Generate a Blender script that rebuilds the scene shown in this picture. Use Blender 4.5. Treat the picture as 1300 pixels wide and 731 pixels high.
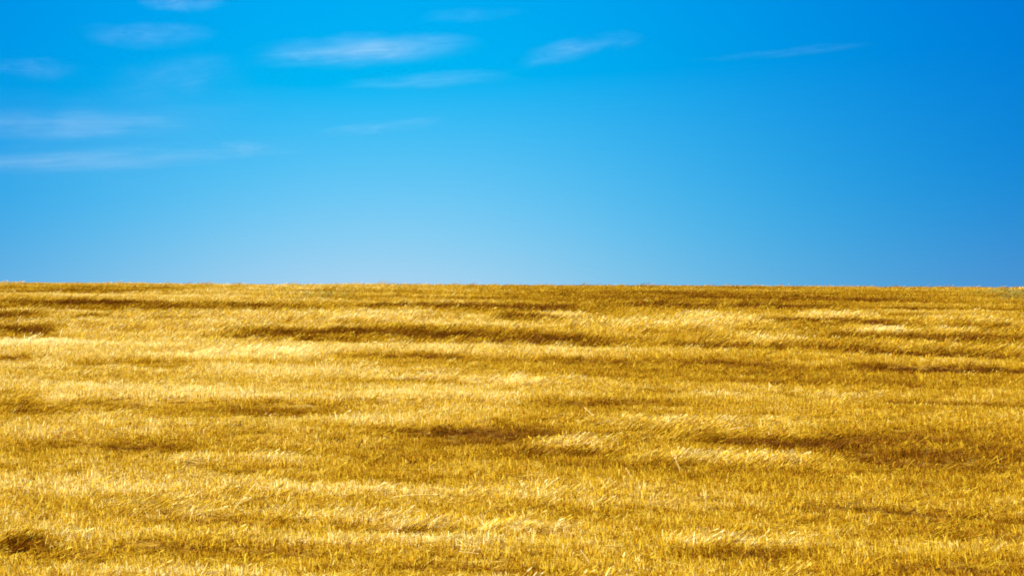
import bpy, math, random
import numpy as np

scene = bpy.context.scene
COL = scene.collection
for o in list(bpy.data.objects):
    bpy.data.objects.remove(o)

# ------------------------------------------------------------------ settings
EXPOSURE = 0.9
GRADE = (1.96, 0.202, 1.066, 0.722, 0.925, 0.02)
POL_AZ = -5.8
POL_SAT = 2.7
TINT = (0.052, 0.457, 0.765)
STRAW = [(0.0, (0.16, 0.048, 0.001)), (0.25, (0.40, 0.172, 0.003)), (0.5, (0.63, 0.395, 0.010)), (0.75, (0.80, 0.572, 0.042)), (1.0, (0.95, 0.82, 0.36))]
STEM_VAR = 0.7
TONE0 = -0.02
N_TUFTS = 110000
CLOUD_G = 0.0
CLOUD_D = 0.12

# ------------------------------------------------------------------ camera
cam_data = bpy.data.cameras.new("camera")
cam_data.lens = 50.0
cam_data.sensor_width = 36.0
cam_data.clip_start = 0.1
cam_data.clip_end = 200000.0
cam = bpy.data.objects.new("camera", cam_data)
cam.location = (0.0, 0.0, 1.7)
cam.rotation_euler = (math.radians(98.0), 0.0, 0.0)
COL.objects.link(cam)
scene.camera = cam

# ------------------------------------------------------------------ light
SUN_EL = math.radians(44.0)
SUN_AZ = math.radians(-160.0)         # from +Y (away from the camera) towards +X
scene.view_settings.view_transform = 'Standard'
scene.view_settings.look = 'None'
scene.view_settings.exposure = EXPOSURE
scene.view_settings.gamma = 1.0
scene.cycles.volume_bounces = 1
scene.cycles.diffuse_bounces = 5
scene.cycles.transmission_bounces = 5
scene.cycles.max_bounces = 8
scene.cycles.use_denoising = True
scene.cycles.filter_width = 1.9

sun_data = bpy.data.lights.new("sun", 'SUN')
sun_data.energy = 4.6
sun_data.angle = math.radians(0.53)
sun_data.color = (1.0, 0.93, 0.80)
sun = bpy.data.objects.new("sun", sun_data)
sd = (math.cos(SUN_EL) * math.sin(SUN_AZ), math.cos(SUN_EL) * math.cos(SUN_AZ), math.sin(SUN_EL))
from mathutils import Vector
sun.rotation_euler = Vector(sd).to_track_quat('Z', 'Y').to_euler()
sun.location = (0, 0, 60)
COL.objects.link(sun)

world = bpy.data.worlds.new("World")
scene.world = world
world.use_nodes = True
wt = world.node_tree
wn, wl = wt.nodes, wt.links


def wmath(op, a, b=None, clamp=False, tree=None):
    nt = tree or wt
    n = nt.nodes.new('ShaderNodeMath')
    n.operation = op
    n.use_clamp = clamp
    for i, v in enumerate((a, b)):
        if v is None:
            continue
        if isinstance(v, (int, float)):
            n.inputs[i].default_value = v
        else:
            nt.links.new(v, n.inputs[i])
    return n.outputs[0]


sky_tex = wn.new('ShaderNodeTexSky')
sky_tex.sky_type = 'NISHITA'
sky_tex.sun_disc = False
sky_tex.sun_elevation = SUN_EL
sky_tex.sun_rotation = SUN_AZ
sky_tex.altitude = 300.0
sky_tex.air_density = 1.0
sky_tex.dust_density = 0.4
sky_tex.ozone_density = 1.5
# the picture's rich, polarised rendering of the blue: a grade of the sky's own colour ...
sep = wn.new('ShaderNodeSeparateColor')
wl.new(sky_tex.outputs[0], sep.inputs[0])
R_GAIN, R_ZERO, G_GAIN, G_POW, B_GAIN, B_POW = GRADE
r_ = wmath('MULTIPLY', wmath('MAXIMUM', wmath('SUBTRACT', wmath('MULTIPLY', sep.outputs[0], 0.1), R_ZERO), 0.0), R_GAIN)
g_ = wmath('MULTIPLY', wmath('POWER', wmath('MULTIPLY', sep.outputs[1], 0.1), G_POW), G_GAIN)
b_ = wmath('MULTIPLY', wmath('POWER', wmath('MULTIPLY', sep.outputs[2], 0.1), B_POW), B_GAIN)
# ... and the polariser's darkening either side of the axis it leaves bright
tc = wn.new('ShaderNodeTexCoord')
xyz = wn.new('ShaderNodeSeparateXYZ')
wl.new(tc.outputs['Generated'], xyz.inputs[0])
POL = math.radians(POL_AZ)
side = wmath('ADD', wmath('MULTIPLY', xyz.outputs[0], math.cos(POL)), wmath('MULTIPLY', xyz.outputs[1], -math.sin(POL)))
k0 = wmath('DIVIDE', wmath('MULTIPLY', side, side), 0.169)
k_ = wmath('DIVIDE', wmath('MULTIPLY', k0, 1.0 + POL_SAT), wmath('ADD', k0, POL_SAT))
r_ = wmath('MULTIPLY', r_, wmath('POWER', TINT[0], k_))
g_ = wmath('MULTIPLY', g_, wmath('POWER', TINT[1], k_))
b_ = wmath('MULTIPLY', b_, wmath('POWER', TINT[2], k_))
# a little warm dust low over the land
haze_ = wmath('POWER', 2.71828, wmath('MULTIPLY', wmath('POWER', wmath('DIVIDE', wmath('MAXIMUM', xyz.outputs[2], 0.0), 0.15), 4.0), -1.0))
r_ = wmath('ADD', r_, wmath('MULTIPLY', haze_, 0.095))
g_ = wmath('MULTIPLY', g_, wmath('SUBTRACT', 1.0, wmath('MULTIPLY', haze_, 0.14)))
b_ = wmath('MULTIPLY', b_, wmath('SUBTRACT', 1.0, wmath('MULTIPLY', haze_, 0.11)))
comb = wn.new('ShaderNodeCombineColor')
for i, c in enumerate((r_, g_, b_)):
    wl.new(wmath('MULTIPLY', wmath('MINIMUM', c, 1.1), 10.0 / 2 ** EXPOSURE), comb.inputs[i])
bg = wn['Background']
bg.inputs['Strength'].default_value = 0.1
wl.new(comb.outputs[0], bg.inputs['Color'])


# ------------------------------------------------------------------ helpers
def smooth(a, b, x):
    t = np.clip((x - a) / (b - a), 0, 1)
    return t * t * (3 - 2 * t)


def value_noise(x, y, seed):
    rng = np.random.default_rng(seed)
    tab = rng.random(4096)
    xi = np.floor(x).astype(np.int64)
    yi = np.floor(y).astype(np.int64)
    fx = x - xi
    fy = y - yi
    fx = fx * fx * (3 - 2 * fx)
    fy = fy * fy * (3 - 2 * fy)

    def h(a, b):
        return tab[(a * 73856093 ^ b * 19349663) & 4095]
    v = (h(xi, yi) * (1 - fx) + h(xi + 1, yi) * fx) * (1 - fy) + (h(xi, yi + 1) * (1 - fx) + h(xi + 1, yi + 1) * fx) * fy
    return v * 2 - 1


ROW = 0.158                                   # the drill rows run a little towards the camera on the right


def row_noise(X, Y, along, across, seed):
    return value_noise(X / along + 0.37 * seed, (Y + ROW * X) / across, seed)


SLOPE = math.tan(math.radians(12.6))
BROW = 83.8


def profile(Y):
    z = np.where(Y < 6, 0.0, np.where(Y < 18, -0.2 * (Y - 6) / 12, -0.2 + SLOPE * (np.clip(Y, 18, 30) - 18) ** 2 / 24))
    z = z + SLOPE * (np.clip(Y, 30, BROW) - 30)
    t = np.clip(Y - BROW, 0, (SLOPE + 0.06) / 0.0098)
    z = z + SLOPE * t - 0.0049 * t * t - 0.06 * np.clip(Y - BROW - t, 0, 420)
    return z


# x1, y1, x2, y2, far width, near width, tone, height, lean, relief: strips in metres; tone paints in the rows' light and shade
FEATURES = [
    (-31.0, 82.5, -20.8, 82.9, 1.08, 1.04, -0.7, -0.2, 0, 0.0), (-29.3, 85.4, -17.7, 86.3, 0.82, 1.02, -0.4, 0, 0, 0.0), (-29.1, 78.2, -9.5, 80.1, 0.72, 0.98, 0.4, 0.1, 0, 0.06),
    (-1.1, 84.0, 16.8, 82.5, 0.84, 0.82, -0.4, 0, 0, 0.0), (-10.6, 79.3, 12.0, 79.8, 0.76, 0.98, -0.35, 0, 0, 0.0), (8.5, 81.3, 23.9, 78.7, 1.04, 1.02, -0.45, -0.1, 0, 0.0),
    (10.0, 76.4, 27.4, 73.7, 0.46, 0.54, -0.8, -0.3, 0, -0.04), (17.3, 72.7, 27.1, 72.0, 0.5, 0.84, 0.45, 0.1, 0, 0.06), (-7.4, 76.6, 20.3, 76.7, 0.46, 0.46, 0.35, 0.1, 0, 0.0),
    (-32.2, 86.5, -11.3, 86.3, 0.26, 0.76, 0.1, 0.1, 0, 0.0), (1.3, 86.2, 32.3, 85.9, 0.26, 1.08, 0.1, 0.1, 0, 0.0), (-29.4, 75.4, -17.2, 74.7, 1.78, 1.7, -1.0, -0.2, 0.6, -0.06),
    (-19.8, 74.4, -7.9, 73.3, 1.3, 1.26, -0.6, -0.1, 0.6, -0.04), (-9.7, 74.3, 5.0, 73.4, 1.08, 1.48, -0.65, -0.1, 0.5, -0.04), (4.1, 75.7, 17.5, 74.3, 0.9, 1.32, -0.5, -0.1, 0.5, -0.04),
    (-25.8, 68.2, -22.7, 68.2, 1.84, 1.74, -0.7, 0, 1, -0.04), (-23.8, 63.0, -20.0, 61.9, 1.22, 1.48, -0.95, -0.1, 1, -0.06), (-21.3, 67.6, -19.4, 67.6, 1.08, 1.04, -0.5, 0, 1, 0.0),
    (-22.3, 64.8, -11.5, 64.3, 2.0, 1.58, 0.1, 0.1, 1, 0.06), (-19.7, 69.1, -8.4, 68.6, 1.5, 1.46, 0.05, 0.2, 1, 0.0), (-12.8, 61.3, -6.2, 61.1, 1.8, 1.44, -0.85, -0.1, 1, -0.06),
    (-8.6, 62.7, -2.5, 61.4, 1.54, 1.76, -0.6, -0.1, 1, -0.04), (-4.7, 61.8, 4.8, 58.5, 2.06, 1.12, -1.0, -0.15, 0.9, -0.1), (-7.3, 59.8, -1.1, 59.2, 1.12, 0.82, -0.5, -0.1, 0.9, -0.04),
    (-1.1, 69.4, 2.4, 68.1, 0.94, 1.1, -0.85, 0, 1, 0.0), (0.3, 69.4, 3.6, 69.5, 0.58, 0.76, 0.8, 0.1, 1, 0.08), (-8.5, 63.2, -1.0, 63.0, 0.8, 0.92, 0.35, 0.1, 1, 0.06),
    (-8.7, 67.0, -3.7, 68.5, 1.84, 1.42, 0.25, 0.1, 1, 0.06), (2.6, 64.8, 9.7, 65.0, 2.08, 1.96, 0.45, 0.2, 1, 0.08), (7.4, 67.3, 11.9, 66.5, 1.84, 2.42, 0.6, 0.2, 1, 0.11),
    (7.8, 59.5, 12.2, 58.9, 1.14, 1.08, 0.6, 0.1, 1, 0.08), (14.1, 70.2, 17.8, 69.3, 0.6, 0.96, 0.75, 0.1, 1, 0.06), (11.3, 67.5, 18.9, 66.4, 0.9, 1.06, -0.65, 0, 1, -0.04),
    (14.3, 63.2, 18.1, 62.5, 0.8, 0.94, 1.0, 0.1, 1, 0.08), (18.1, 62.9, 20.1, 62.5, 0.64, 0.62, 0.9, 0.1, 1, 0.06), (18.9, 68.0, 23.3, 67.2, 1.12, 1.1, 0.35, 0.1, 1, 0.06),
    (12.3, 65.1, 15.8, 64.4, 1.02, 0.98, -0.4, 0, 1, 0.0), (12.9, 61.1, 23.0, 59.9, 1.04, 1.14, -0.55, 0, 1, -0.04), (12.0, 58.2, 17.9, 56.7, 1.08, 0.78, 0.5, 0.1, 1, 0.06),
    (16.1, 56.5, 20.7, 55.0, 0.76, 0.72, 0.4, 0.1, 1, 0.06), (6.0, 58.5, 14.0, 56.7, 0.52, 0.66, -0.8, -0.2, 0.7, -0.04), (12.0, 57.0, 20.5, 53.6, 0.48, 0.6, -1.0, -0.3, 0.6, -0.08),
    (19.8, 66.2, 23.6, 63.1, 1.36, 1.3, -0.3, 0, 1, 0.0), (-22.0, 57.7, -9.6, 56.6, 1.32, 1.98, 0.45, 0.1, 0, 0.14), (-10.6, 57.2, 0.1, 56.0, 1.04, 1.96, 0.45, 0.1, 0, 0.14),
    (-1.9, 56.3, 8.0, 54.9, 0.74, 1.66, 0.35, 0.1, 0, 0.14), (6.5, 55.2, 19.4, 51.7, 0.7, 1.54, 0.1, 0.1, 0, 0.11), (-22.0, 58.1, -17.7, 57.2, 0.52, 0.64, 0.7, 0.1, 0, 0.06),
    (-12.8, 55.0, -7.1, 54.8, 0.72, 0.92, 0.9, 0.1, 0.3, 0.08), (-15.4, 54.2, -11.3, 54.0, 0.46, 0.58, 0.5, 0.1, 0, 0.06), (-16.5, 52.5, -14.6, 52.0, 0.64, 0.82, -0.7, -0.2, 0, -0.04),
    (-15.0, 52.8, -11.4, 51.6, 0.86, 1.02, -0.75, -0.2, 0, -0.06), (-20.3, 54.1, -17.8, 53.3, 0.66, 0.66, -0.5, -0.1, 0, 0.0), (-6.9, 54.9, -1.9, 54.2, 0.48, 0.9, -0.85, -0.2, 0, -0.06),
    (-3.2, 54.1, 2.0, 53.3, 0.46, 0.66, -0.4, -0.1, 0, -0.04), (0.8, 53.9, 5.1, 53.1, 0.44, 0.88, -0.8, -0.2, 0, -0.06), (4.8, 53.5, 10.2, 52.8, 0.66, 1.08, -0.75, -0.2, 0, -0.06),
    (12.3, 52.2, 19.1, 50.3, 0.62, 1.02, -1.0, -0.3, 0, -0.08), (8.3, 51.4, 13.7, 50.5, 1.24, 1.58, -0.35, 0, 0, 0.0), (-12.0, 51.4, -5.9, 50.7, 0.62, 0.8, 0.25, 0, 0, 0.0),
    (-6.0, 48.5, -2.0, 47.9, 0.36, 0.54, -0.4, -0.1, 0, 0.0), (-4.6, 48.7, -1.6, 48.5, 0.28, 0.46, 0.6, 0.1, 0.4, 0.06), (-2.1, 48.0, 1.7, 47.9, 0.36, 0.44, 0.65, 0.1, 0.4, 0.06),
    (-7.7, 51.2, -4.5, 50.7, 0.4, 0.6, 0.3, 0, 0, 0.0), (0.7, 50.6, 17.8, 47.7, 1.96, 1.46, -0.25, 0, 0, 0.0), (6.3, 48.3, 15.8, 46.5, 1.08, 1.04, -0.25, 0, 0, 0.0),
    (-17.5, 45.9, -4.8, 44.8, 0.82, 1.42, 0.5, 0.1, 0, 0.17), (-6.0, 44.9, 1.5, 44.4, 0.8, 1.36, 0.45, 0.1, 0, 0.17), (0.4, 44.6, 8.7, 43.2, 0.46, 1.02, 0.25, 0.1, 0, 0.14),
    (7.6, 43.6, 15.5, 41.7, 0.44, 1.12, 0.1, 0.1, 0, 0.11), (-16.6, 44.3, -14.4, 43.7, 1.22, 1.16, -1.0, -0.2, 0.8, -0.08), (-15.0, 42.6, -12.8, 42.1, 0.7, 0.66, -0.6, -0.2, 0.5, -0.04),
    (-13.6, 44.0, -11.0, 43.2, 0.58, 0.86, -0.5, -0.2, 0.3, -0.04), (-12.0, 43.4, -4.5, 43.1, 0.72, 1.26, -0.6, -0.2, 0, -0.08), (-8.8, 43.0, -4.1, 43.0, 0.72, 1.1, -0.3, -0.1, 0, -0.04),
    (0.4, 44.1, 5.8, 43.4, 0.44, 1.16, -0.8, -0.2, 0, -0.08), (-5.5, 43.3, 1.2, 43.0, 0.58, 0.86, 0.05, 0, 0, 0.0), (5.0, 45.5, 7.5, 45.3, 0.24, 0.24, 0.6, -0.1, 0.5, 0.0),
    (9.3, 45.4, 11.7, 45.0, 0.24, 0.24, 0.6, -0.1, 0.5, 0.0), (3.6, 46.3, 6.1, 45.9, 0.24, 0.34, -0.6, -0.1, 0, -0.02), (10.5, 44.5, 16.3, 43.6, 0.32, 0.6, -0.6, -0.2, 0, -0.04),
    (-14.9, 39.4, -4.6, 39.2, 0.74, 1.4, 0.4, 0.1, 0, 0.14), (-5.7, 40.9, -0.1, 40.6, 0.52, 0.62, 0.45, 0.1, 0.2, 0.06), (0.8, 40.2, 7.9, 39.6, 0.5, 0.6, 0.4, 0, 0.6, 0.06),
    (-13.4, 37.1, -8.1, 37.1, 0.64, 0.62, -0.75, -0.2, 0, -0.08), (-11.6, 41.2, -4.6, 41.4, 0.54, 0.64, -0.35, -0.1, 0, -0.04), (-12.9, 34.5, -11.0, 34.5, 0.36, 0.44, -0.3, -0.1, 0, 0.0),
    (-3.6, 39.6, 1.6, 39.2, 1.24, 1.6, -0.75, -0.2, 0, -0.1), (-2.9, 37.9, 1.0, 37.6, 0.9, 0.76, -0.7, -0.2, 0, -0.04), (-0.1, 37.4, 3.0, 37.2, 0.44, 0.42, 0.6, 0.1, 0.9, 0.08),
    (-0.3, 36.6, 2.9, 36.4, 0.3, 0.5, -0.75, -0.2, 0.8, -0.06), (2.4, 38.2, 6.0, 38.2, 0.68, 0.66, 0.15, 0, 0.9, 0.0), (4.7, 37.6, 9.3, 37.3, 1.0, 0.64, -0.7, -0.2, 0.5, -0.08),
    (2.3, 35.6, 7.9, 35.0, 0.38, 0.58, 0.56, 0.05, 1, 0.11), (7.9, 37.8, 13.8, 37.4, 1.48, 1.56, -0.62, -0.1, 0.2, -0.04), (7.8, 35.4, 13.1, 34.6, 0.86, 0.82, -0.75, -0.2, 0.2, -0.08),
    (5.9, 38.7, 9.0, 38.6, 0.22, 0.36, 0.5, -0.1, 0.7, 0.0), (13.4, 41.7, 15.1, 40.8, 0.54, 0.64, 0.1, 0, 0, 0.0), (-9.2, 35.3, -4.4, 35.1, 0.58, 0.76, 0.45, 0.1, 0, 0.11),
    (-8.1, 34.2, -5.7, 33.9, 0.54, 0.44, -0.35, -0.1, 0, -0.04), (-5.5, 33.6, -0.0, 32.9, 0.7, 0.66, -0.3, -0.1, 0, -0.04), (-2.0, 34.7, 1.3, 34.1, 0.54, 0.72, 0.2, 0.1, 0, 0.06),
    (7.1, 33.4, 12.1, 32.9, 0.42, 0.68, 0.2, 0.1, 0, 0.08), (0.7, 33.5, 6.6, 33.1, 0.78, 0.84, 0.05, 0, 0, 0.0), (-12.2, 32.7, -6.0, 32.2, 0.74, 0.7, 0.1, 0, 0, 0.0),
    (-5.5, 31.3, 4.6, 31.0, 0.52, 0.5, -0.15, 0, 0.2, 0.0), (5.9, 30.6, 8.5, 30.0, 0.22, 0.28, -1.0, -0.3, 0, -0.04), (7.6, 30.1, 10.8, 29.0, 0.28, 0.34, -1.2, -0.3, 0, -0.08),
    (5.4, 29.4, 10.4, 28.4, 0.42, 0.4, -0.4, -0.1, 0, -0.04), (7.9, 28.1, 10.2, 27.7, 0.28, 0.34, -0.6, -0.2, 0, -0.04), (-11.7, 30.6, -7.0, 30.0, 0.2, 0.34, -0.5, -0.2, 0, -0.04),
    (-8.7, 29.9, -5.4, 29.6, 0.15, 0.2, 0.5, 0.1, 0.7, 0.06), (-7.0, 29.3, -4.3, 29.0, 0.15, 0.22, -0.5, -0.2, 0.3, -0.04), (-8.7, 30.7, -5.6, 30.7, 0.3, 0.28, 0.1, 0, 0.7, 0.0),
    (-4.5, 29.5, -1.8, 29.3, 0.15, 0.24, 0.5, 0.0, 0.6, 0.06), (-2.7, 28.8, -1.1, 28.6, 0.15, 0.22, 0.56, 0.0, 0.6, 0.06), (-3.6, 28.5, -0.5, 28.2, 0.18, 0.24, -0.7, -0.2, 0.3, -0.06),
    (-1.3, 28.3, 1.0, 28.3, 0.15, 0.2, 0.56, 0.0, 0.6, 0.06), (-4.5, 29.2, -2.5, 28.8, 0.16, 0.22, -0.5, -0.1, 0.3, -0.04), (-0.4, 30.4, 6.0, 30.0, 0.36, 0.54, -0.35, -0.1, 0, -0.02),
    (0.6, 29.0, 5.7, 28.7, 0.34, 0.42, -0.2, 0, 0, 0.0), (2.7, 27.5, 5.6, 27.3, 0.15, 0.18, 0.45, -0.1, 0.6, 0.0), (-10.2, 27.3, -4.5, 26.9, 0.42, 0.66, 0.5, 0.1, 0, 0.14),
    (-5.0, 27.1, 0.9, 26.8, 0.28, 0.66, 0.55, 0.1, 0, 0.14), (0.3, 26.8, 5.2, 26.4, 0.28, 0.6, 0.45, 0.1, 0, 0.14), (4.8, 26.2, 9.3, 25.5, 0.3, 0.58, 0.15, 0.1, 0, 0.11),
    (-9.9, 26.8, -8.5, 26.5, 0.62, 0.64, -1.0, -0.2, 0.8, -0.08), (-8.8, 26.1, -7.2, 25.8, 0.36, 0.44, -0.6, -0.2, 0.5, -0.04), (-8.3, 26.6, -3.1, 26.4, 0.42, 0.66, -0.65, -0.2, 0, -0.08),
    (2.8, 26.3, 5.4, 26.1, 0.36, 0.56, -0.75, -0.2, 0, -0.08), (-2.2, 25.1, 1.9, 24.6, 0.38, 0.58, -0.6, -0.2, 0, -0.04), (0.4, 24.4, 2.0, 24.4, 0.22, 0.38, 0.6, 0, 0.5, 0.06),
    (-7.9, 24.2, -2.8, 24.0, 0.44, 0.62, 0.3, 0.1, 0, 0.06), (3.7, 24.4, 5.0, 24.3, 0.15, 0.2, 0.5, -0.1, 0.6, 0.0), (5.8, 25.2, 9.2, 24.6, 0.44, 0.58, -0.3, -0.1, 0, -0.04),
]



def field(X, Y):
    """tone (brown, with row shade painted in, -1 .. straw +1), stalk height factor, lean 0..1 and ground relief at each place"""
    X = np.asarray(X, float)
    Y = np.asarray(Y, float)
    tone = np.zeros_like(X)
    hgt = np.zeros_like(X)
    lean = np.zeros_like(X)
    rel = np.zeros_like(X)
    wob = 0.9 * row_noise(X, Y, 2.6, 3.0, 11) + 0.7 * row_noise(X, Y, 0.7, 1.0, 12)
    mod = 1 + 0.5 * row_noise(X, Y, 3.4, 0.9, 13) + 0.4 * row_noise(X, Y, 1.1, 0.4, 14)
    for (x1, y1, x2, y2, wf, wn_, t, h, l, r) in FEATURES:
        length = x2 - x1
        soft = min(0.5 * length, 6.0)
        al = smooth(x1 - 0.3 * soft, x1 + 0.7 * soft, X) * smooth(x2 + 0.3 * soft, x2 - 0.7 * soft, X)
        m = al > 0
        if not m.any():
            continue
        d = Y[m] - (y1 + (X[m] - x1) * (y2 - y1) / length)
        ww = np.where(d > 0, wf, wn_)
        d = d + wob[m] * 0.35 * min(wf, wn_)
        a = al[m] * np.exp(-(d / ww) ** 2)
        tone[m] += t * ((1.02 if y1 < 52 else 1.4) if t < 0 else (0.62 if t < 0.55 else (0.8 if t < 0.78 else 1.15))) * a * mod[m]
        hgt[m] += h * a
        lean[m] = np.maximum(lean[m], l * np.clip(a * 1.6, 0, 1))
        rel[m] += r * np.exp(-(d / ww) ** 2) * al[m]
    fade = smooth(18, 24, Y) * (1 - smooth(104, 112, Y))
    return tone, hgt, lean, rel * fade


def ground_z(X, Y, rel=None):
    X = np.asarray(X, float)
    Y = np.asarray(Y, float)
    if rel is None:
        rel = field(X, Y)[3]
    z = profile(Y) - 0.0048 * np.clip(X, -80, 80) * smooth(30, 90, Y)
    z = z + rel
    near = 1 - smooth(150, 400, np.hypot(X, Y))
    z = z + near * smooth(3, 12, Y) * (0.05 * row_noise(X, Y, 9, 3.0, 21) + 0.03 * row_noise(X, Y, 3, 1.2, 22))
    z = z + (1 - near) * 6.0 * value_noise(X / 700, Y / 700, 5) * smooth(150, 900, np.hypot(X, Y))
    return z


def material(name):
    m = bpy.data.materials.new(name)
    m.use_nodes = True
    return m, m.node_tree.nodes, m.node_tree.links


def ramp(nt, stops):
    n = nt.nodes.new('ShaderNodeValToRGB')
    el = n.color_ramp.elements
    el[0].position, el[0].color = stops[0][0], (*stops[0][1], 1)
    el[1].position, el[1].color = stops[-1][0], (*stops[-1][1], 1)
    for p, c in stops[1:-1]:
        e = el.new(p)
        e.color = (*c, 1)
    return n


def mesh_object(name, verts, faces, mat, link=True, attrs=None, parent=None):
    me = bpy.data.meshes.new(name)
    me.from_pydata([tuple(v) for v in verts], [], [tuple(f) for f in faces])
    for k, v in (attrs or {}).items():
        a = me.attributes.new(k, 'FLOAT', 'POINT')
        a.data.foreach_set('value', np.asarray(v, np.float32))
    if mat:
        me.materials.append(mat)
    o = bpy.data.objects.new(name, me)
    if link:
        COL.objects.link(o)
    if parent:
        o.parent = parent
    return o


# ------------------------------------------------------------------ the ground, one sheet out to the horizon
gm, gn, gl = material("stubble_soil")
tco = gn.new('ShaderNodeTexCoord')
mp = gn.new('ShaderNodeMapping')
mp.inputs['Scale'].default_value = (1.0, 2.4, 1.0)
gl.new(tco.outputs['Object'], mp.inputs['Vector'])
n1 = gn.new('ShaderNodeTexNoise')
n1.inputs['Scale'].default_value = 9.0
n1.inputs['Detail'].default_value = 6.0
n1.inputs['Roughness'].default_value = 0.7
gl.new(mp.outputs[0], n1.inputs['Vector'])
n2 = gn.new('ShaderNodeTexNoise')
n2.inputs['Scale'].default_value = 0.35
n2.inputs['Detail'].default_value = 3.0
gl.new(mp.outputs[0], n2.inputs['Vector'])
mixn = wmath('ADD', wmath('MULTIPLY', n1.outputs[0], 0.75, tree=gm.node_tree), wmath('MULTIPLY', n2.outputs[0], 0.25, tree=gm.node_tree), tree=gm.node_tree)
gr = ramp(gm.node_tree, [(0.36, (0.10, 0.046, 0.004)), (0.5, (0.26, 0.140, 0.010)), (0.64, (0.46, 0.28, 0.03))])
gl.new(mixn, gr.inputs[0])
gb = gn['Principled BSDF']
gl.new(gr.outputs[0], gb.inputs['Base Color'])
gb.inputs['Roughness'].default_value = 0.95
gb.inputs['Specular IOR Level'].default_value = 0.1


def axis(lo, hi, step, far):
    a = list(np.arange(lo, hi + 1e-6, step))
    s, x = step, hi
    while x < far:
        s *= 1.22
        x += s
        a.append(x)
    s, x = step, lo
    pre = []
    while x > -far:
        s *= 1.22
        x -= s
        pre.append(x)
    return np.array(pre[::-1] + a)


gx = axis(-46, 46, 0.5, 9000)
gy = axis(16, 112, 0.25, 9000)
GX, GY = np.meshgrid(gx, gy)
GZ = ground_z(GX.ravel(), GY.ravel())
nx, ny = len(gx), len(gy)
verts = np.column_stack([GX.ravel(), GY.ravel(), GZ])
idx = np.arange(nx * ny).reshape(ny, nx)
quads = np.column_stack([idx[:-1, :-1].ravel(), idx[:-1, 1:].ravel(), idx[1:, 1:].ravel(), idx[1:, :-1].ravel()])
me = bpy.data.meshes.new("field")
me.vertices.add(len(verts))
me.vertices.foreach_set('co', verts.astype(np.float32).ravel())
me.loops.add(quads.size)
me.loops.foreach_set('vertex_index', quads.ravel().astype(np.int32))
me.polygons.add(len(quads))
me.polygons.foreach_set('loop_start', (np.arange(len(quads)) * 4).astype(np.int32))
me.update(calc_edges=True)
me.polygons.foreach_set('use_smooth', np.ones(len(quads), bool))
me.materials.append(gm)
ground = bpy.data.objects.new("field", me)
COL.objects.link(ground)
ground['kind'] = 'structure'
ground['label'] = 'golden harvested field rising to a straight bare horizon'


# ------------------------------------------------------------------ straw material
def straw_material(name, stops, translucent=0.35, rough=0.6, spec=0.08):
    m, n, l = material(name)
    nt = m.node_tree
    st = n.new('ShaderNodeAttribute')
    st.attribute_name = 'stem'
    tn = n.new('ShaderNodeAttribute')
    tn.attribute_type = 'INSTANCER'
    tn.attribute_name = 'tone'
    v = wmath('ADD', wmath('ADD', wmath('MULTIPLY', tn.outputs['Fac'], 0.42, tree=nt), 0.5, tree=nt),
              wmath('MULTIPLY', wmath('SUBTRACT', st.outputs['Fac'], 0.5, tree=nt), STEM_VAR, tree=nt), tree=nt)
    r = ramp(nt, stops)
    l.new(v, r.inputs[0])
    p = n['Principled BSDF']
    l.new(r.outputs[0], p.inputs['Base Color'])
    p.inputs['Roughness'].default_value = rough
    p.inputs['Specular IOR Level'].default_value = spec
    t = n.new('ShaderNodeBsdfTranslucent')
    l.new(r.outputs[0], t.inputs['Color'])
    mx = n.new('ShaderNodeMixShader')
    mx.inputs[0].default_value = translucent
    l.new(p.outputs[0], mx.inputs[1])
    l.new(t.outputs[0], mx.inputs[2])
    l.new(mx.outputs[0], n['Material Output'].inputs['Surface'])
    return m


straw_mat = straw_material("dry_straw", STRAW)
weed_mat = straw_material("grey_green_weed", [(0.0, (0.16, 0.125, 0.015)), (0.5, (0.38, 0.305, 0.05)), (1.0, (0.60, 0.48, 0.12))], 0.3)
stalk_mat, sn_, sl_ = material("bleached_stalk")
nz = sn_.new('ShaderNodeTexNoise')
nz.inputs['Scale'].default_value = 14.0
rr = ramp(stalk_mat.node_tree, [(0.3, (0.58, 0.40, 0.09)), (0.7, (0.80, 0.64, 0.26))])
sl_.new(nz.outputs[0], rr.inputs[0])
sl_.new(rr.outputs[0], sn_['Principled BSDF'].inputs['Base Color'])
sn_['Principled BSDF'].inputs['Roughness'].default_value = 0.5
dark_mat, dn_, dl_ = material("brown_weed")
nz = dn_.new('ShaderNodeTexNoise')
nz.inputs['Scale'].default_value = 10.0
rr = ramp(dark_mat.node_tree, [(0.3, (0.07, 0.035, 0.008)), (0.7, (0.24, 0.13, 0.03))])
dl_.new(nz.outputs[0], rr.inputs[0])
dl_.new(rr.outputs[0], dn_['Principled BSDF'].inputs['Base Color'])
dn_['Principled BSDF'].inputs['Roughness'].default_value = 0.9
dn_['Principled BSDF'].inputs['Specular IOR Level'].default_value = 0.05


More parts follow.
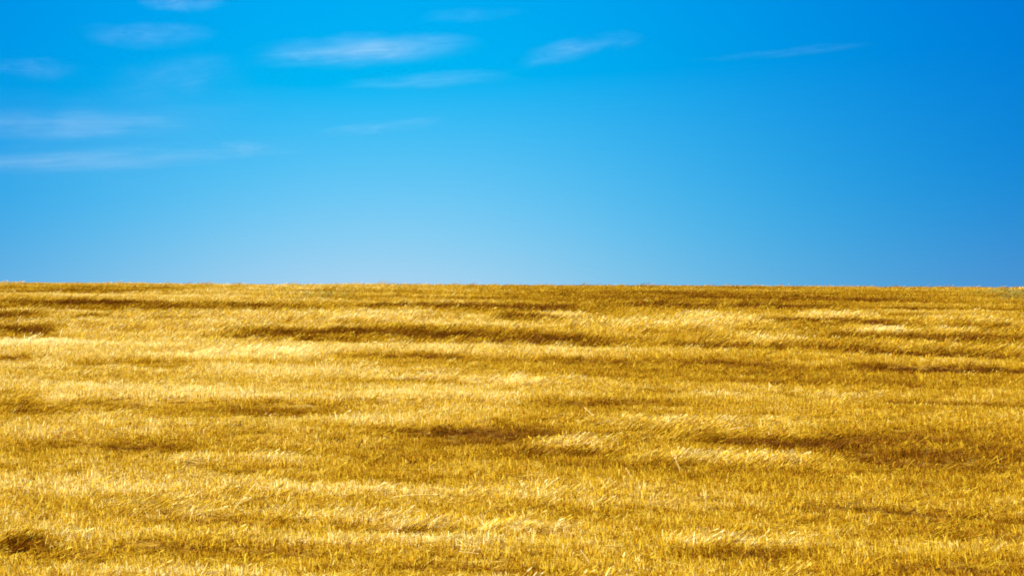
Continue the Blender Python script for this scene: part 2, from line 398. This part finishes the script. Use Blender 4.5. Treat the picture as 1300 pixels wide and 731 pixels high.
# ------------------------------------------------------------------ tufts that the stubble is planted with
def tuft(name, seed, n, radius, h0, h1, lean, lean_sd, width, mat, flat=0, heads=0.0):
    rng = np.random.default_rng(seed)
    V, Fc, S = [], [], []

    def strip(pts, w, wdir, s):
        b = len(V)
        k = len(pts)
        for i, p in enumerate(pts):
            ww = w * (1.0 if i < k - 1 else 0.55)
            V.append(p - wdir * ww / 2)
            V.append(p + wdir * ww / 2)
            S.extend((s, s))
        for i in range(k - 1):
            a = b + 2 * i
            Fc.append((a, a + 1, a + 3, a + 2))

    for _ in range(n):
        a = rng.random() * 2 * math.pi
        q = radius * math.sqrt(rng.random())
        base = np.array([q * math.cos(a), q * math.sin(a), -0.03])
        h = h0 + (h1 - h0) * rng.random() ** 1.3
        lv = np.array([lean * (0.5 + rng.random()), 0, 0]) + np.array([rng.normal(0, lean_sd), rng.normal(0, lean_sd), 0])
        wa = rng.random() * math.pi
        wd = np.array([math.cos(wa), math.sin(wa), 0])
        s = rng.random()
        pts = [base + np.array([0, 0, h * t]) + lv * h * t ** 1.5 for t in (0, 0.55, 1.0)]
        strip(pts, width * (0.6 + 0.8 * rng.random()), wd, s)
        if rng.random() < 0.3:                                  # a torn leaf hanging off the stem
            p0 = pts[1]
            ang = rng.random() * 2 * math.pi
            out = np.array([math.cos(ang), math.sin(ang), 0]) * h * (0.25 + 0.3 * rng.random())
            strip([p0, p0 + out * 0.6 + np.array([0, 0, 0.12 * h]), p0 + out + np.array([0, 0, -0.12 * h])], width * 0.8, np.array([-math.sin(ang), math.cos(ang), 0.2]), min(1, s + 0.2))
        if rng.random() < heads:                                # a ragged ear
            tip = pts[-1]
            dv = pts[-1] - pts[1]
            dv = dv / np.linalg.norm(dv)
            strip([tip, tip + dv * 0.05, tip + dv * 0.10], width * 2.2, wd, min(1, s + 0.25))
    for _ in range(flat):                                       # chopped straw lying between the stems
        a = rng.random() * 2 * math.pi
        q = radius * 1.2 * math.sqrt(rng.random())
        c = np.array([q * math.cos(a), q * math.sin(a), 0.015 + 0.07 * rng.random()])
        b = rng.random() * math.pi
        half = np.array([math.cos(b), math.sin(b), rng.normal(0, 0.15)]) * (0.06 + 0.10 * rng.random())
        strip([c - half, c + half], width * 0.9, np.array([-math.sin(b), math.cos(b), 0.3]), 0.4 + 0.6 * rng.random())
    return mesh_object(name, V, Fc, mat, link=False, attrs={'stem': S})


def palette(name, specs):
    c = bpy.data.collections.new(name)                          # kept out of the scene: only its shapes are used
    for i, sp in enumerate(specs):
        c.objects.link(tuft("%s_%02d" % (name, i), *sp))
    return c


up_col = palette("stubble_tufts", [(100 + i, 34, 0.19, 0.075, 0.19, 0.0, 0.24, 0.0148, straw_mat, 8) for i in range(9)])
lean_col = palette("lodged_tufts", [(200 + i, 30, 0.20, 0.14, 0.31, 1.05, 0.32, 0.016, straw_mat, 6, 0.3) for i in range(8)])
flat_col = palette("straw_tufts", [(300 + i, 6, 0.20, 0.05, 0.12, 0.3, 0.5, 0.013, straw_mat, 34) for i in range(6)])
weed_col = palette("weed_tufts", [(400 + i, 26, 0.16, 0.08, 0.22, 0.2, 0.5, 0.018, weed_mat, 4) for i in range(5)])


def planting(name, label, category, P, rot, scl, var, tone, coll):
    me = bpy.data.meshes.new(name)
    me.vertices.add(len(P))
    me.vertices.foreach_set('co', P.astype(np.float32).ravel())
    for k, v in (('rot', rot), ('scl', scl)):
        a = me.attributes.new(k, 'FLOAT_VECTOR', 'POINT')
        a.data.foreach_set('vector', v.astype(np.float32).ravel())
    a = me.attributes.new('tone', 'FLOAT', 'POINT')
    a.data.foreach_set('value', tone.astype(np.float32))
    a = me.attributes.new('variant', 'INT', 'POINT')
    a.data.foreach_set('value', var.astype(np.int32))
    o = bpy.data.objects.new(name, me)
    COL.objects.link(o)
    o['kind'] = 'stuff'
    o['label'] = label
    o['category'] = category
    g = bpy.data.node_groups.new(name, 'GeometryNodeTree')
    g.interface.new_socket('Geometry', in_out='INPUT', socket_type='NodeSocketGeometry')
    g.interface.new_socket('Geometry', in_out='OUTPUT', socket_type='NodeSocketGeometry')
    N, Lk = g.nodes, g.links
    gi, go = N.new('NodeGroupInput'), N.new('NodeGroupOutput')
    ip = N.new('GeometryNodeInstanceOnPoints')
    ci = N.new('GeometryNodeCollectionInfo')
    ci.inputs['Collection'].default_value = coll
    ci.inputs['Separate Children'].default_value = True
    ci.inputs['Reset Children'].default_value = True

    def attr(nm, typ):
        q = N.new('GeometryNodeInputNamedAttribute')
        q.data_type = typ
        q.inputs['Name'].default_value = nm
        return q.outputs[0]
    er = N.new('FunctionNodeEulerToRotation')
    Lk.new(attr('rot', 'FLOAT_VECTOR'), er.inputs[0])
    Lk.new(gi.outputs[0], ip.inputs['Points'])
    Lk.new(ci.outputs[0], ip.inputs['Instance'])
    ip.inputs['Pick Instance'].default_value = True
    Lk.new(attr('variant', 'INT'), ip.inputs['Instance Index'])
    Lk.new(er.outputs[0], ip.inputs['Rotation'])
    Lk.new(attr('scl', 'FLOAT_VECTOR'), ip.inputs['Scale'])
    Lk.new(ip.outputs[0], go.inputs[0])
    md = o.modifiers.new('planting', 'NODES')
    md.node_group = g
    return o


rng = np.random.default_rng(7)
N_CAND = N_TUFTS
# even scatter over the wedge of hillside the picture shows, with a margin all round
Yc = np.sqrt(rng.uniform(21.0 ** 2, 103.0 ** 2, N_CAND * 2))
Xc = rng.uniform(-1, 1, N_CAND * 2) * (103 * 0.37 + 6)
keep = np.abs(Xc) < Yc * 0.37 + 5
# undo the sqrt bias: uniform per square metre
Yc = rng.uniform(21.0, 103.0, N_CAND * 2)
keep = np.abs(Xc) < Yc * 0.37 + 5
Xc, Yc = Xc[keep], Yc[keep]
tone, hg, ln, rel = field(Xc, Yc)
Zc = ground_z(Xc, Yc, rel)
nL = row_noise(Xc, Yc, 14.0, 1.5, 30) + 1.3 * row_noise(Xc, Yc, 48.0, 1.9, 35) + 0.9 * row_noise(Xc, Yc, 34.0, 0.75, 36)
nA = row_noise(Xc, Yc, 5.0, 0.9, 31)
nB = row_noise(Xc, Yc, 1.8, 0.4, 32)
nC = row_noise(Xc, Yc, 0.6, 0.35, 33)
tone_all = 1.35 * tone + 0.17 * nL + 0.22 * nA + 0.20 * nB + 0.22 * nC - 0.27 * np.tanh((Xc + 2.0) / 9.0) + TONE0 + rng.normal(0, 0.12, len(Xc)) + smooth(62, 76, Yc) * (0.26 * row_noise(Xc, Yc, 16.0, 0.8, 37) + 0.20 * row_noise(Xc, Yc, 5.0, 1.3, 38) - 0.10)
pick = rng.random(len(Xc))
thin = rng.random(len(Xc)) < np.clip(0.45 * -tone, 0, 0.45) + 0.35 * smooth(0.35, 0.8, -nC)      # the brown strips, row shade painted in, are planted thinner
is_lean = (ln * np.where(Yc < 46, 0.72, 1.0) + rng.normal(0, 0.24, len(Xc))) > 0.48
is_flat = ~is_lean & ((pick < 0.10) | ((tone < -0.35) & (pick < 0.35)))
is_up = ~is_lean & ~is_flat & ~thin


def emit(name, label, category, m, coll, nvar, hscale, spin, face=None):
    k = m.sum()
    P = np.column_stack([Xc[m], Yc[m], Zc[m]])
    rz = rng.uniform(0, 2 * math.pi, k) if spin else rng.normal(face, 0.45, k)
    rot = np.column_stack([rng.normal(0, 0.11, k), rng.normal(0, 0.11, k), rz])
    far = 1 + 0.25 * smooth(45, 95, Yc[m])
    s = rng.uniform(0.85, 1.2, k)
    hh = (0.72 + 0.28 * smooth(42, 55, Yc[m]) if not spin else 1.0) * (1 - 0.36 * smooth(80, 88, Yc[m])) * s * np.clip(1 + hg[m] + 0.18 * nA[m] + 0.14 * nC[m], 0.35, 1.6) * hscale
    scl = np.column_stack([s * far, s * far, hh])
    return planting(name, label, category, P, rot, scl, rng.integers(0, nvar, k), tone_all[m], coll)


emit('stubble', 'upright golden cereal stubble covering the whole hillside', 'stubble', is_up, up_col, 9, 1.0, True)
emit('lodged_straw', 'wind-leaned golden stalks swept to the right in bands across the field', 'straw', is_lean, lean_col, 8, 1.0, False, 0.1)
emit('loose_straw', 'chopped loose straw lying between the standing stubble', 'straw', is_flat, flat_col, 6, 1.0, True)


# ------------------------------------------------------------------ grey-green weeds growing through the stubble
def weed_patch(label, x0, y0, sx, sy, n, seed):
    r = np.random.default_rng(seed)
    X = x0 + r.normal(0, sx, n)
    Y = y0 + r.normal(0, sy, n)
    Z = ground_z(X, Y)
    k = len(X)
    s = r.uniform(0.8, 1.3, k)
    planting('weeds', label, 'weeds', np.column_stack([X, Y, Z]),
             np.column_stack([np.zeros(k), np.zeros(k), r.uniform(0, 6.28, k)]),
             np.column_stack([s * 1.2, s * 1.2, s * 1.15]), r.integers(0, 5, k), r.normal(0, 0.5, k), weed_col)


weed_patch('faint grey-green weeds among far stubble left of centre just below the skyline', -11.0, 81.0, 1.1, 1.9, 110, 51)
weed_patch('grey-green weeds among far stubble at the right edge under the skyline', 30.2, 82.4, 1.3, 2.6, 330, 52)


# ------------------------------------------------------------------ single long stalks that stand out of the stubble
def tube(path, radii, sides=6):
    V, Fc = [], []
    path = [Vector(p) for p in path]
    for i, p in enumerate(path):
        d = (path[min(i + 1, len(path) - 1)] - path[max(i - 1, 0)]).normalized()
        a = d.orthogonal().normalized()
        b = d.cross(a)
        for k in range(sides):
            t = 2 * math.pi * k / sides
            V.append(p + (a * math.cos(t) + b * math.sin(t)) * radii[i])
    for i in range(len(path) - 1):
        for k in range(sides):
            k2 = (k + 1) % sides
            Fc.append((i * sides + k, i * sides + k2, (i + 1) * sides + k2, (i + 1) * sides + k))
    Fc.append(tuple(range(sides))[::-1])
    Fc.append(tuple((len(path) - 1) * sides + k for k in range(sides)))
    return V, Fc


def stalk(label, x, y, dx, dz, mat, width=0.012, leaf=True, ear=False, sag=0.0, lift=0.16, seed=0):
    r = random.Random(seed)
    z = float(ground_z(np.array([x]), np.array([y]))[0])
    root = bpy.data.objects.new('straw_stalk', None)
    root.empty_display_size = 0.1
    root.location = (x, y, z)
    COL.objects.link(root)
    root['label'] = label
    root['category'] = 'straw stalk'
    foot = Vector((-0.04 * (1 if dx > 0 else -1), 0.02, -0.02))
    tip = Vector((dx, -0.05, lift + dz))
    path, rad = [], []
    for i in range(8):
        t = i / 7
        p = foot.lerp(Vector((0, 0, lift)), min(1, t * 3)) if t < 1 / 3 else Vector((0, 0, lift)).lerp(tip, (t - 1 / 3) * 1.5)
        p = p + Vector((r.uniform(-1, 1), 0, r.uniform(-1, 1))) * 0.006
        if t > 1 / 3:
            p.z += sag * math.sin((t - 1 / 3) * 1.5 * math.pi)
        path.append(p)
        rad.append(width * (1.1 - 0.45 * t) * (1.25 if i in (3, 5) else 1.0))
    V, Fc = tube(path, rad)
    st = mesh_object('stem', V, Fc, mat, parent=root)
    for pl in st.data.polygons:
        pl.use_smooth = True
    if leaf:
        q = path[4]
        s = 1 if dx > 0 else -1
        w = 0.016
        pts = [q, q + Vector((-0.06 * s, 0, 0.05)), q + Vector((-0.13 * s, -0.01, 0.04)), q + Vector((-0.19 * s, -0.02, -0.03))]
        V, Fc = [], []
        for i, p in enumerate(pts):
            ww = w * (1, 1.1, 0.8, 0.15)[i]
            V += [p + Vector((0, -ww, ww * 0.5)), p + Vector((0, 0, -0.003)), p + Vector((0, ww, ww * 0.5))]
        for i in range(3):
            for k in range(2):
                Fc.append((3 * i + k, 3 * i + k + 1, 3 * i + k + 4, 3 * i + k + 3))
        mesh_object('leaf', V, Fc, mat, parent=root)
    if ear:
        d = (path[-1] - path[-2]).normalized()
        pts = [path[-1] + d * (0.016 * i) for i in range(8)]
        V, Fc = tube(pts, [width * f for f in (0.6, 1.5, 2.1, 1.8, 2.2, 1.7, 1.3, 0.4)])
        mesh_object('seed_head', V, Fc, mat, parent=root)
    return root


stalk('bold pale straw stalk leaning left, upper middle of the field right of centre', 2.34, 40.32, -0.30, 0.27, stalk_mat, 0.018, True, False, seed=1)
stalk('bold pale straw stalk leaning left at the bottom edge right of centre', 1.33, 25.3, -0.13, 0.17, stalk_mat, 0.012, False, False, seed=2)
stalk('short white straw stalk tilted left, right of centre below the pale leaning band', 3.97, 34.12, -0.11, 0.22, stalk_mat, 0.013, False, False, seed=3)
stalk('thin white straw stalk tilted left, lower and nearer than its short neighbour', 2.73, 32.78, -0.13, 0.22, stalk_mat, 0.011, False, False, seed=4)
stalk('pale straw stalk slanting right over the far left stubble', -14.73, 48.86, 0.30, 0.18, stalk_mat, 0.014, False, False, seed=5)
stalk('long thin pale stalk slanting up to the right, left of centre', -5.75, 29.92, 0.34, 0.40, stalk_mat, 0.009, True, True, seed=6)
stalk('thin brown weed stalk slanting right beside the long pale one', -5.25, 30.1, 0.40, 0.40, dark_mat, 0.009, True, True, seed=7)
stalk('short brown weed stalk right of the two long slanting stalks', -4.75, 30.0, 0.22, 0.24, dark_mat, 0.009, False, True, seed=8)
stalk('long pale stalk bowed low across the nearest stubble left of centre', -2.6, 31.0, 0.9, 0.05, stalk_mat, 0.006, False, True, 0.015, seed=9)
stalk('straw stalk snapped and bent left at the bottom edge left of centre', -0.55, 25.8, -0.4, 0.05, stalk_mat, 0.007, True, False, 0.0, seed=10)
stalk('pale stalk lying flat on top of the stubble far right of centre', 5.88, 38.78, 0.5, 0.05, stalk_mat, 0.009, False, False, 0.02, seed=11)
stalk('thin brown branching weed leaning right, lower right of centre', 3.1, 31.2, 0.36, 0.24, dark_mat, 0.008, True, True, seed=13)
stalk('dark brown weed standing alone in pale stubble left of centre', -3.94, 36.74, 0.05, 0.10, dark_mat, 0.016, True, True, seed=14)


# ------------------------------------------------------------------ cirrus: thin veils of ice cloud six kilometres up
cm = bpy.data.materials.new("ice_cloud")
cm.use_nodes = True
cn, cl = cm.node_tree.nodes, cm.node_tree.links
cn.remove(cn['Principled BSDF'])
ct = cm.node_tree
co = cn.new('ShaderNodeTexCoord')
oi = cn.new('ShaderNodeObjectInfo')
off = cn.new('ShaderNodeVectorMath')                          # each cloud its own patch of noise
off.operation = 'ADD'
cl.new(co.outputs['Object'], off.inputs[0])
ocomb = cn.new('ShaderNodeCombineXYZ')
cl.new(wmath('MULTIPLY', oi.outputs['Random'], 37.0, tree=ct), ocomb.inputs[0])
cl.new(wmath('MULTIPLY', oi.outputs['Random'], 91.0, tree=ct), ocomb.inputs[2])
cl.new(ocomb.outputs[0], off.inputs[1])


def cloud_noise(scale, detail, rough, distort=0.0):
    s = cn.new('ShaderNodeVectorMath')
    s.operation = 'MULTIPLY'
    cl.new(off.outputs[0], s.inputs[0])
    s.inputs[1].default_value = scale
    z = cn.new('ShaderNodeTexNoise')
    z.inputs['Scale'].default_value = 1.0
    z.inputs['Detail'].default_value = detail
    z.inputs['Roughness'].default_value = rough
    z.inputs['Distortion'].default_value = distort
    cl.new(s.outputs[0], z.inputs['Vector'])
    return z


warp = cloud_noise((1.7, 0.5, 0.9), 3.0, 0.55)
wsub = cn.new('ShaderNodeVectorMath')
wsub.operation = 'SUBTRACT'
cl.new(warp.outputs['Color'], wsub.inputs[0])
wsub.inputs[1].default_value = (0.5, 0.5, 0.5)
wmul = cn.new('ShaderNodeVectorMath')
wmul.operation = 'MULTIPLY'
cl.new(wsub.outputs[0], wmul.inputs[0])
wmul.inputs[1].default_value = (0.9, 0.2, 1.7)
wadd = cn.new('ShaderNodeVectorMath')
wadd.operation = 'ADD'
cl.new(co.outputs['Object'], wadd.inputs[0])
cl.new(wmul.outputs[0], wadd.inputs[1])
vl = cn.new('ShaderNodeVectorMath')
vl.operation = 'LENGTH'
cl.new(wadd.outputs[0], vl.inputs[0])
vl0 = cn.new('ShaderNodeVectorMath')
vl0.operation = 'LENGTH'
cl.new(co.outputs['Object'], vl0.inputs[0])
edge = wmath('MULTIPLY', wmath('SUBTRACT', 1.0, vl0.outputs['Value'], True, ct), 2.5, True, ct)
fall = wmath('POWER', wmath('SUBTRACT', 1.0, vl.outputs['Value'], True, ct), 1.8, tree=ct)
puff = cloud_noise((3.2, 0.8, 2.0), 6.0, 0.66, 0.7)
comb_ = cloud_noise((1.8, 0.6, 11.0), 5.0, 0.68, 0.5)             # fine combed fibres along the wisp
nn = wmath('MULTIPLY', wmath('SUBTRACT', puff.outputs[0], 0.28, tree=ct), 2.4, True, ct)
nf = wmath('ADD', wmath('MULTIPLY', wmath('MAXIMUM', wmath('SUBTRACT', comb_.outputs[0], 0.3, tree=ct), 0.0, tree=ct), 2.3, tree=ct), 0.5, tree=ct)
dens = wmath('MULTIPLY', wmath('MULTIPLY', wmath('MULTIPLY', fall, edge, tree=ct), nn, tree=ct), nf, tree=ct)
ocol = cn.new('ShaderNodeSeparateColor')
cl.new(oi.outputs['Color'], ocol.inputs[0])
dens = wmath('MULTIPLY', dens, wmath('MULTIPLY', ocol.outputs[0], 0.01, tree=ct), tree=ct)
vs = cn.new('ShaderNodeVolumeScatter')
vs.inputs['Color'].default_value = (0.72, 0.98, 1.0, 1)
vs.inputs['Anisotropy'].default_value = CLOUD_G
cl.new(dens, vs.inputs['Density'])
cl.new(vs.outputs[0], cn['Material Output'].inputs['Volume'])


def cloud_shape(seed):
    import bmesh
    bm = bmesh.new()
    bmesh.ops.create_icosphere(bm, subdivisions=3, radius=1.0)
    for v in bm.verts:
        k = 1.0 + 0.0 * seed
        v.co *= k
    m = bpy.data.meshes.new('cirrus_cloud')
    bm.to_mesh(m)
    bm.free()
    m.materials.append(cm)
    return m


CLOUDS = [
    # label, x, y, z, length, height, tilt in degrees, strength
    ('brightest white cirrus streak, long and lens-shaped, high left of centre', -2073, 19055, 6000, 2800, 520, 5, 0.827),
    ('soft white cirrus wisp high just right of centre', 924, 18984, 6000, 1550, 400, 9, 0.345),
    ('faint thin cirrus veil just below the brightest streak', -1230, 20517, 6000, 2500, 330, 4, 0.25),
    ('faint wide cirrus smudge high on the left near the top edge', -4906, 18397, 6000, 1600, 420, 4, 0.22),
    ('small faint cirrus puff by the upper left edge', -6886, 19915, 6000, 1200, 400, 2, 0.169),
    ('broad soft cirrus band at the left edge halfway up the sky', -7400, 23058, 6000, 4100, 640, 4, 0.52),
    ('longest low cirrus streak on the left, stretching in from the edge', -7800, 25699, 6000, 6400, 560, 6, 0.52),
    ('tiny pale cirrus tuft at the right end of the longest low streak', -4776, 24776, 6000, 900, 400, 0, 0.266),
    ('thin low cirrus line left of centre, farthest below the brightest streak', -2181, 23267, 6000, 1900, 300, 6, 0.28),
    ('hair-thin cirrus line high on the right', 3833, 19127, 6000, 2300, 170, 2, 0.11),
    ('small white cirrus scrap cut by the top edge on the left', -4103, 17057, 6000, 1000, 300, 4, 0.384),
    ('diffuse pale cirrus patch between the upper left streaks', -4940, 20353, 6000, 1900, 800, 12, 0.16),
    ('broadest hazy cirrus veil, spread behind the left-hand streaks', -6900, 24800, 6300, 7600, 2600, 4, 0.09),
    ('barely visible cirrus fleck at the top just left of centre', -504, 17533, 6000, 1300, 240, 3, 0.12),
]
cloud_mesh = cloud_shape(0)
for (lab, x, y, z, ln_, ht, tilt, dn) in CLOUDS:
    o = bpy.data.objects.new('cirrus_cloud', cloud_mesh)
    o.location = (x, y, z)
    o.scale = (ln_ * 0.76, 900, ht * 0.58)
    o.rotation_euler = (math.radians(15), math.radians(-1.15 * tilt), -math.atan2(x, y))
    o.color = (dn * CLOUD_D, 0, 0, 1)
    o['label'] = lab
    o['category'] = 'cloud'
    o['group'] = 'cirrus streaks in the blue sky'
    COL.objects.link(o)
